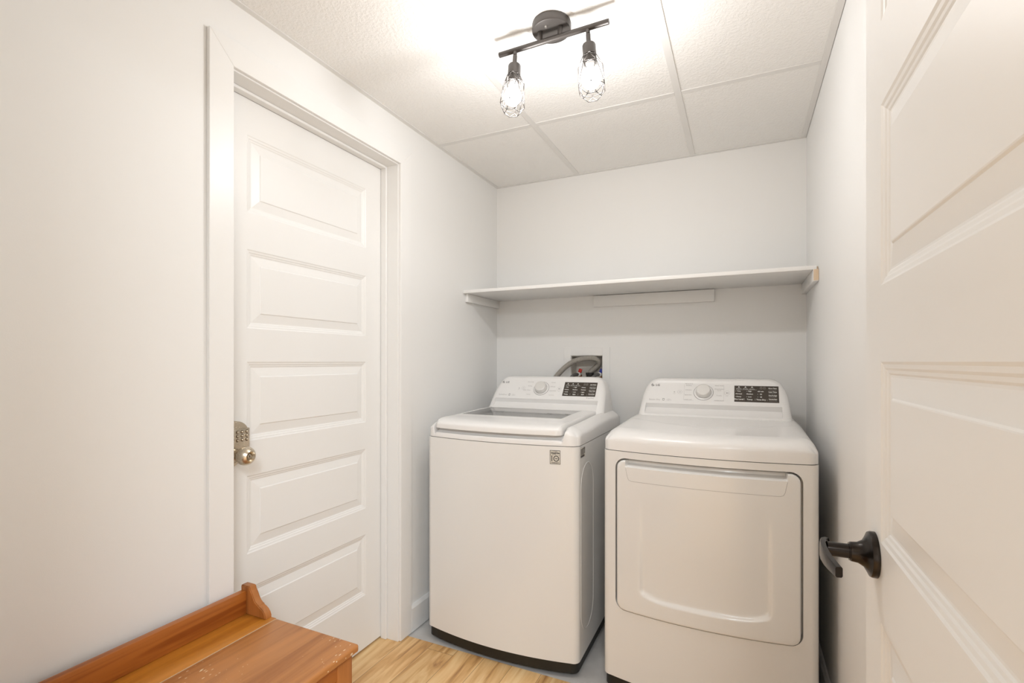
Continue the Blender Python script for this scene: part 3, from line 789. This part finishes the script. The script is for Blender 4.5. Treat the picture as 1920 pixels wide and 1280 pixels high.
def scoop(x0_, x, y, d, z):
    """front edge under the lid lip: a low rounded rim, then a shallow trough"""
    k = smooth((x0_-(LX0-0.010))/0.016)*smooth(((LX1+0.020)-x0_)/0.030)
    rim = 0.9085-0.007*(1-math.sqrt(max(0, 1-max(0, 1-d/0.010)**2)))
    prof = rim-0.004*smooth((d-0.010)/0.007)+0.024*smooth((d-0.016)/0.022)
    return z*(1-k)+min(z if d > 0.06 else 9, prof)*k
bm = height_shell(0, W, front, YD, ztop_cover, 0.8865, 0.046, 0.055, 0.02, 0.028, 0.030, zfix=scoop, hole=(HX0+0.004, HX1-0.004, HY0+0.004, HY1-0.004), step=0.018,
                  hooks=([LX0-0.012, LX0-0.008, LX0-0.004, LX0, LX1, LX1+0.004, LX1+0.008, LX1+0.012], [0.045, 0.06, 0.09]))
me = tomesh(bm, 'top_cover')
for v in me.vertices:                     # the scooped front edge under the lid lip never falls below the seam
    if v.co.z < 0.8865: v.co.z = 0.8865
link('top_cover', me, 'plastic', wa, angle=40)
wgap = cabinet_bm(0.8835, 0.8885, 0.0045); obj('seam', wgap, 'gap', wa)
# lid
def lfront(x): return front(x)-0.003
def ztl(x, y): return ztw(x, y)+0.0055+0.002*smooth(1-abs(y-0.06)/0.08)
def zbl(x, y): return 0.926 if y < 0.10 else ztl(x, y)-0.016
bm = height_shell(LX0, LX1, lfront, LYB, ztl, zbl, 0.008, 0.060, 0.004, 0.022, 0.020, hole=(HX0, HX1, HY0, HY1), step=0.018)
bmesh.ops.triangulate(bm, faces=[f for f in bm.faces if len(f.verts) > 4])
lid = obj('lid', bm, 'plastic', wa, angle=35)
# underside of the lip
bm = bmesh.new(); prevr = None
for k in range(21):
    x = LX0+0.006+(LX1-LX0-0.012)*k/20
    r = [bm.verts.new((x, lfront(x)+0.0025+(0.02 if k in (0, 20) else 0.004), 0.9262)), bm.verts.new((x, 0.10, 0.9262))]
    if prevr: bm.faces.new((prevr[0], r[0], r[1], prevr[1]))
    prevr = r
obj('lip_underside', bm, 'plastic', lid)
bm = bmesh.new(); zg = ztw(0.3, 0.35)+0.0045
vs = [bm.verts.new((x, y, ztw(x, y)+0.0045)) for x, y in ((HX0, HY0), (HX1, HY0), (HX1, HY1), (HX0, HY1))]; bm.faces.new(vs)
obj('lid_glass', bm, 'glass', lid, label='clear glass window of the lid')
# tub opening below the glass
bm = bmesh.new()
a0 = [(HX0+0.004, HY0+0.004), (HX1-0.004, HY0+0.004), (HX1-0.004, HY1-0.004), (HX0+0.004, HY1-0.004)]
def rrect(x0, x1, y0, y1, r, n=8):
    P = []
    for cx_, cy_, s0 in ((x1-r, y1-r, 0), (x0+r, y1-r, PI/2), (x0+r, y0+r, PI), (x1-r, y0+r, 3*PI/2)):
        for k in range(n+1): a = s0+PI/2*k/n; P.append((cx_+r*math.cos(a), cy_+r*math.sin(a)))
    return P
lv = [(0.945, 0.0, 0.004), (0.920, 0.006, 0.02), (0.912, 0.022, 0.05), (0.910, 0.045, 0.08), (0.905, 0.050, 0.09), (0.902, 0.052, 0.09)]; prev = None
for z, ins, r in lv:
    ring = [bm.verts.new((x, y, z)) for x, y in rrect(HX0+0.002+ins, HX1-0.002-ins, HY0+0.002+ins, HY1-0.002-ins, r)]
    if prev:
        n = len(ring)
        for k in range(n): bm.faces.new((prev[k], prev[(k+1) % n], ring[(k+1) % n], ring[k]))
    prev = ring
bm.faces.new(prev); obj('tub', bm, 'tub', wa, angle=40)
washer_dryer_common(wa, 'washer')
# stickers
yst = lambda x: front(x)
bm = bmesh.new(); P = [(0.579, 0.818), (0.620, 0.816), (0.6175, 0.870), (0.578, 0.8685)]
sl = (front(0.62)-front(0.578))/(0.62-0.578)
def fpt(x, z, l=0.0006): return Vector((x, front(x)-l, z))
bm.faces.new([bm.verts.new(fpt(x, z)) for x, z in P]); stk = obj('warranty_sticker', bm, 'sticker', wa, label='beige sticker reading 10 year warranty')
ax = Vector((1, sl, 0)).normalized()
d = Decal((0.599, front(0.599), 0.843), ax, (0, 0, 1), 0.0008)
for a, b, c_, e_ in ((-0.0205, -0.0190, -0.0265, 0.0265), (0.0185, 0.0200, -0.0265, 0.0265), (-0.0205, 0.0200, 0.0250, 0.0265), (-0.0205, 0.0200, -0.0265, -0.0250)): d.rect(a, b, c_, e_)
d.rect(-0.0190, 0.0185, 0.0078, 0.0084)
d.text('INVERTER', 0, 0.0225, 0.0040); d.text('DirectDrive', 0, 0.0160, 0.0095, bold=0.0004, width=0.033); d.text('MOTOR', -0.004, 0.0107, 0.0036)
d.rect(-0.0142, -0.0112, -0.0160, 0.0055); d.poly([(-0.0168, 0.0030), (-0.0142, 0.0030), (-0.0142, 0.0055)]); d.ring(0.0040, -0.0052, 0.0112, 0.0028, n=40)
d.text('YEAR', 0.0040, -0.0052, 0.0058, bold=0.0002, width=0.012); d.text('WARRANTY', 0, -0.0212, 0.0045, bold=0.0002, width=0.031)
d.done('sticker_print', 'print_black', stk)
bm = bmesh.new(); y0_, y1_ = -0.016+0.0, 0.068
bm.faces.new([bm.verts.new(v) for v in ((W+0.0006, 0.002+0.024, 0.842), (W+0.0006, 0.086, 0.836), (W+0.0006, 0.086, 0.874), (W+0.0006, 0.026, 0.878))])
sst = obj('spec_sticker', bm, 'sticker', wa, label='small grey specification sticker on the right side')
d = Decal((W, 0.056, 0.857), (0, 1, 0), (0, 0, 1), 0.0009)
random.seed(11)
d.rect(-0.029, 0.020, -0.0185, -0.0105)
for r_ in range(7):
    x = -0.029
    while x < 0.012:
        l = random.uniform(0.003, 0.009); d.rect(x, min(x+l, 0.014), -0.0085+0.0036*r_, -0.0085+0.0036*r_+0.0022); x += l+0.0013
for k in range(4): d.rect(0.016, 0.028, -0.006+0.0042*k, -0.006+0.0042*k+0.0028)
d.rect(0.008, 0.014, 0.010, 0.018); d.rect(0.018, 0.027, 0.010, 0.0175)
d.done('sticker_print', 'print_dark', sst)

# ---- dryer
dr = empty('clothes_dryer', (-0.4646, 1.80, -0.002), 'white front-load clothes dryer with square door right of the washer', 'dryer')
make_base(dr)
DX_0, DX_1, DZ_0, DZ_1, DRr = 0.0535, 0.634, 0.313, 0.854, 0.030
def sd_rrect(x, z, x0, x1, z0, z1, r):
    cx_, cz_ = (x0+x1)/2, (z0+z1)/2; qx = abs(x-cx_)-(x1-x0)/2+r; qz = abs(z-cz_)-(z1-z0)/2+r
    return math.hypot(max(qx, 0), max(qz, 0))+min(max(qx, qz), 0)-r
A = tomesh(cabinet_bm(0.060, 0.8843), 'cab')
cb = bmesh.new(); g_ = 0.0065
poly = rrect(DX_0-g_, DX_1+g_, DZ_0-0.0025, DZ_1+g_, DRr+0.007, 12)
add_prism(cb, poly, lambda a, b: Vector((a, -0.2, b)), lambda a, b: Vector((a, 0.022, b)))
cabd = link('cabinet', boolean(A, tomesh(cb, 'cut')), 'enamel', dr, angle=30)
# door: displaced front slab trimmed to a rounded rectangle
HZ = 0.831; HXa, HXb = 0.0855, 0.5975
def door_off(x, z):
    o = 0.006
    e = -sd_rrect(x, z, DX_0, DX_1, DZ_0, DZ_1, DRr)
    if e < 0.006: q = 1-max(0, e)/0.006; o -= 0.006*(1-math.sqrt(max(0, 1-q*q)))
    # handle pocket at the top: surface slants back
    if z > HZ and HXa < x < HXb:
        k = smooth(min(x-HXa, HXb-x)/0.006); o -= 0.030*smooth((z-HZ)/0.012*0.75+0.1)*k
    # shallow dish with a curved lower edge
    zb = 0.3655+0.03*abs((x-0.344)/0.21)**6
    cxl, cxr = 0.134, 0.556
    ex = min(x-cxl, cxr-x); ez = z-zb
    s_ = smooth(ez/0.016)*smooth(ex/0.016)
    fade = 1-smooth((z-0.40)/0.30)
    o -= 0.0085*s_*(0.25+0.75*fade)*(1-smooth((z-0.66)/0.10))
    return o
bm = bmesh.new()
xsn = grid_lines(DX_0-0.004, DX_1+0.004, [DX_0+q for q in (0, .0008, .002, .004, .006)]+[DX_1-q for q in (0, .0008, .002, .004, .006)]+[HXa, HXa+.003, HXa+.006, HXb, HXb-.003, HXb-.006]+[0.134+.004*k for k in range(5)]+[0.556-.004*k for k in range(5)], 0.009)
zsn = grid_lines(DZ_0-0.004, DZ_1+0.004, [DZ_0+q for q in (0, .0008, .002, .004, .006)]+[DZ_1-q for q in (0, .0008, .002, .004, .006)]+[HZ, HZ+.0015, HZ+.003, HZ+.006, HZ+.009, HZ+.012, 0.361, 0.364, 0.367, 0.37, 0.373, 0.376, 0.379, 0.382], 0.009)
G = {}
for i, x in enumerate(xsn):
    for j_, z in enumerate(zsn): G[i, j_] = bm.verts.new((x, front(x)-door_off(x, z), z)); G[i, j_, 1] = bm.verts.new((x, 0.016, z))
nx, nz = len(xsn)-1, len(zsn)-1
for i in range(nx):
    for j_ in range(nz):
        bm.faces.new((G[i, j_], G[i+1, j_], G[i+1, j_+1], G[i, j_+1])); bm.faces.new((G[i, j_, 1], G[i, j_+1, 1], G[i+1, j_+1, 1], G[i+1, j_, 1]))
for i in range(nx):
    for j_ in (0, nz): bm.faces.new((G[i, j_], G[i+1, j_], G[i+1, j_, 1], G[i, j_, 1]))
for j_ in range(nz):
    for i in (0, nx): bm.faces.new((G[i, j_], G[i, j_+1], G[i, j_+1, 1], G[i, j_, 1]))
A = tomesh(bm, 'dd')
cb = bmesh.new(); add_prism(cb, rrect(DX_0, DX_1, DZ_0, DZ_1, DRr, 12), lambda a, b: Vector((a, -0.3, b)), lambda a, b: Vector((a, 0.3, b)))
ddoor = link('door', boolean(A, tomesh(cb, 'cut'), 'INTERSECT'), 'enamel', dr, angle=32)
# thin groove outlining the handle strip
bm = bmesh.new()
hp = [(HXa+0.001, HZ-0.002), (0.0935, 0.795), (0.098, 0.786), (0.107, 0.7825)]
hp += [(0.107+(0.576-0.107)*k/20, 0.7825) for k in range(1, 21)]
hp += [(0.585, 0.786), (0.5895, 0.795), (HXb-0.001, HZ-0.002)]
add_tube(bm, [Vector((x, front(x)-door_off(x, z)+0.0002, z)) for x, z in hp], 0.0007, 6)
obj('handle_groove', bm, 'print_grey', ddoor)
# top cover
def ztd(x, y):
    z = 0.9600+0.010*smooth(y/0.5)
    # shallow shield-shaped recess in the top
    yv = 0.16+0.20*abs((x-W/2)/(W/2))**1.3
    k = smooth((y-yv)/0.03)*smooth((min(x, W-x)-0.035)/0.02)*smooth((0.52-y)/0.02)
    return z-0.0028*k
bm = height_shell(0, W, front, YD, ztd, 0.8865, 0.050, 0.075, 0.02, 0.042, 0.030, step=0.014)
obj('top_cover', bm, 'plastic', dr, angle=40)
obj('seam', cabinet_bm(0.8835, 0.8885, 0.0045), 'gap', dr)
washer_dryer_common(dr, 'dryer')

# ------------------------------------------------------------------ ceiling light
cl_ = empty('track_ceiling_light', (-0.5345, 1.4365, ZC), 'dark bronze two-bulb ceiling light with wire cages on a bar', 'ceiling light')
bm = bmesh.new(); add_lathe(bm, [(0.0, 0.0595), (0.004, 0.0605), (0.020, 0.0605), (0.0235, 0.0590), (0.0245, 0.0560), (0.0245, 0.0)], (0, 0, 0), (0, 0, -1), 56)
can = obj('canopy', bm, 'fixture', cl_, angle=30)
for sx_, sy_ in ((-0.006, -0.034), (0.006, 0.034)):
    bm = bmesh.new(); add_lathe(bm, [(0.0, 0.0045), (0.003, 0.0045), (0.0055, 0.0035), (0.0065, 0)], (sx_, sy_, -0.0245), (0, 0, -1), 16); obj('screw', bm, 'screw', can, angle=40)
b0 = Vector((-0.711+0.5345, 1.427-1.4365, -0.0560)); b1 = Vector((-0.350+0.5345, 1.4195-1.4365, -0.0560))
bm = bmesh.new(); dirb = (b1-b0).normalized(); Lb = (b1-b0).length
add_lathe(bm, [(0, 0.0070), (0.001, 0.0082), (Lb-0.001, 0.0082), (Lb, 0.0070)], b0, dirb, 28)
obj('bar', bm, 'fixture', cl_, angle=35)
for xo in (-0.033, 0.033):
    bm = bmesh.new(); add_lathe(bm, [(0.0245, 0.0080), (0.054, 0.0080)], (xo, b0.y-(b0.y-b1.y)*0.5, 0), (0, 0, -1), 20); obj('standoff', bm, 'fixture', cl_, angle=35)
def lamp(base, tip, wide=1.0):
    """one hanging lamp from base (on the bar) towards tip"""
    ax = (Vector(tip)-Vector(base)).normalized(); base = Vector(base)
    bm = bmesh.new(); add_lathe(bm, [(0.052, 0.006), (0.053, 0.0185), (0.056, 0.0200), (0.087, 0.0200), (0.088, 0.0178), (0.113, 0.0172), (0.114, 0.015)], base, ax, 36)
    soc = obj('lamp_socket', bm, 'fixture', cl_, angle=35)
    bm = bmesh.new(); add_lathe(bm, [(0.004, 0.0062), (0.017, 0.0062), (0.0175, 0.0050), (0.020, 0.0050), (0.0205, 0.0070), (0.045, 0.0070), (0.046, 0.0058), (0.053, 0.0058)], base, ax, 24)
    obj('swivel_stem', bm, 'fixture', soc, angle=35)
    u, v = frame_of(ax); n = 6; rings = []
    for d_, r_, ph in ((0.090, 0.0215, 0), (0.119, 0.0335, 0.5), (0.189, 0.0400, 0.0), (0.214, 0.0240, 0.5)):
        r_ *= 1 if d_ < 0.1 else wide
        rings.append([base+ax*d_+(u*math.cos(2*PI*(k+ph)/n+0.3)+v*math.sin(2*PI*(k+ph)/n+0.3))*r_ for k in range(n)])
    bm = bmesh.new()
    def bar_(a, b): add_tube(bm, [a, b], 0.00095, 8)
    for R in rings:
        for k in range(n): bar_(R[k], R[(k+1) % n])
    for k in range(n):
        bar_(rings[0][k], rings[1][k]); bar_(rings[0][k], rings[1][k-1])
        bar_(rings[1][k], rings[2][k]); bar_(rings[1][k], rings[2][(k+1) % n])
        bar_(rings[2][k], rings[3][k]); bar_(rings[2][k], rings[3][k-1])
    obj('wire_cage', bm, 'fixture', soc, smooth=True)
    bm = bmesh.new(); add_lathe(bm, [(0.130, 0.0155), (0.134, 0.0175), (0.142, 0.0225), (0.150, 0.0262), (0.160, 0.0280), (0.170, 0.0262), (0.179, 0.0205), (0.185, 0.0115), (0.187, 0)], base, ax, 32)
    obj('bulb', bm, 'bulb', soc, smooth=True, label='glowing white bulb')
    bm = bmesh.new(); add_lathe(bm, [(0.112, 0.0145), (0.1295, 0.0153)], base, ax, 32); obj('bulb_neck', bm, 'plastic', soc, angle=40)
    pl = bpy.data.lights.new('bulb_light', 'POINT'); pl.energy = LAMP; pl.shadow_soft_size = 0.022; pl.color = (1, 1, 1)
    po = bpy.data.objects.new('bulb_light', pl); COL.objects.link(po); po.location = Vector(cl_.location)+base+ax*0.159
def on_bar(x): 
    t_ = (x-b0.x)/(b1.x-b0.x); return b0.lerp(b1, t_)
pL = on_bar(-0.653+0.5345); pR = on_bar(-0.4145+0.5345)
lamp(pL, pL+Vector((0.001, -0.026, -0.198))); lamp(pR, pR+Vector((0.016, -0.008, -0.20)), 1.07)

# ------------------------------------------------------------------ pine storage bench
be = empty('storage_bench', (-1.10, 0.575, 0), 'orange-stained pine storage bench with back rail along the left wall', 'bench')
BX, BYc = be.location.x, be.location.y
def lb(name, x0, x1, y0, y1, z0, z1, mat, parent=be, bevel=0.002, **k): 
    return box(name, x0-BX, x1-BX, y0-BYc, y1-BYc, z0, z1, mat, parent, bevel, **k)
Y0b, Y1b = 0.165, 0.987; SZ = 0.478; SF = -0.896
# hinged seat lid, bullnosed edges
bm = bmesh.new(); add_box(bm, -1.1985-BX, SF-BX, Y0b-BYc, Y1b-BYc, SZ-0.020, SZ, 0.006, 4); seat = obj('seat_lid', bm, 'pine_seat', be, angle=50, label='scratched pine seat lid')
lb('rear_ledge', -1.3195, -1.2000, Y0b, Y1b-0.0, SZ-0.020, SZ-0.0006, 'pine_tray', bevel=0.0015)
lb('worn_edge', -1.2003, -1.1990, Y0b+0.002, Y1b-0.002, SZ-0.006, SZ-0.0012, 'wornedge', bevel=0.0)
lb('back_rail', -1.3195, -1.2985, Y0b, Y1b-0.020, SZ-0.0006, 0.5440, 'pine_y', bevel=0.0025)
def scroll(y0, y1):
    bm = bmesh.new()
    P = [(-1.3215, SZ-0.0004), (-1.3215, 0.5560), (-1.3190, 0.5585), (-1.2870, 0.5585), (-1.2830, 0.5555), (-1.2815, 0.5490), (-1.2790, 0.5460), (-1.2735, 0.5380), (-1.2690, 0.5290), (-1.2620, 0.5190), (-1.2530, 0.5130), (-1.2490, 0.5120), (-1.2475, 0.5090), (-1.2400, 0.5060), (-1.2310, 0.5010), (-1.2235, 0.4930), (-1.2195, 0.4840), (-1.2190, SZ-0.0004)]
    add_prism(bm, P, lambda a, b: Vector((a-BX, y0-BYc, b)), lambda a, b: Vector((a-BX, y1-BYc, b)))
    bmesh.ops.recalc_face_normals(bm, faces=bm.faces)
    bmesh.ops.bevel(bm, geom=[e for e in bm.edges if abs(e.verts[0].co.y-e.verts[1].co.y) < 1e-6], offset=0.0022, segments=2, affect='EDGES')
    obj('scroll_bracket', bm, 'pine_z', be, angle=45)
scroll(Y1b-0.0215, Y1b+0.0005); scroll(Y0b, Y0b+0.022)
# chest body
cz = SZ-0.0205
for y in (Y0b+0.012, Y1b-0.062):
    lb('corner_post', SF-0.062, SF-0.012, y, y+0.050, 0.0, cz, 'pine_z', bevel=0.003)
    lb('corner_post', -1.3185, -1.2685, y, y+0.050, 0.0, cz, 'pine_z', bevel=0.003)
lb('front_rail', SF-0.036, SF-0.014, Y0b+0.062, Y1b-0.062, cz-0.045, cz, 'pine_y')
lb('front_rail', SF-0.036, SF-0.014, Y0b+0.062, Y1b-0.062, 0.06, 0.12, 'pine_y')
lb('front_panel', SF-0.036, SF-0.024, Y0b+0.062, Y1b-0.062, 0.12, cz-0.045, 'pine_z', bevel=0.0)
for y in (Y0b+0.018, Y1b-0.036):
    lb('end_panel', -1.2685, SF-0.062, y, y+0.016, 0.06, cz, 'pine_y', bevel=0.0)
lb('bottom_board', -1.30, SF-0.040, Y0b+0.036, Y1b-0.038, 0.065, 0.08, 'pine_y', bevel=0.0)
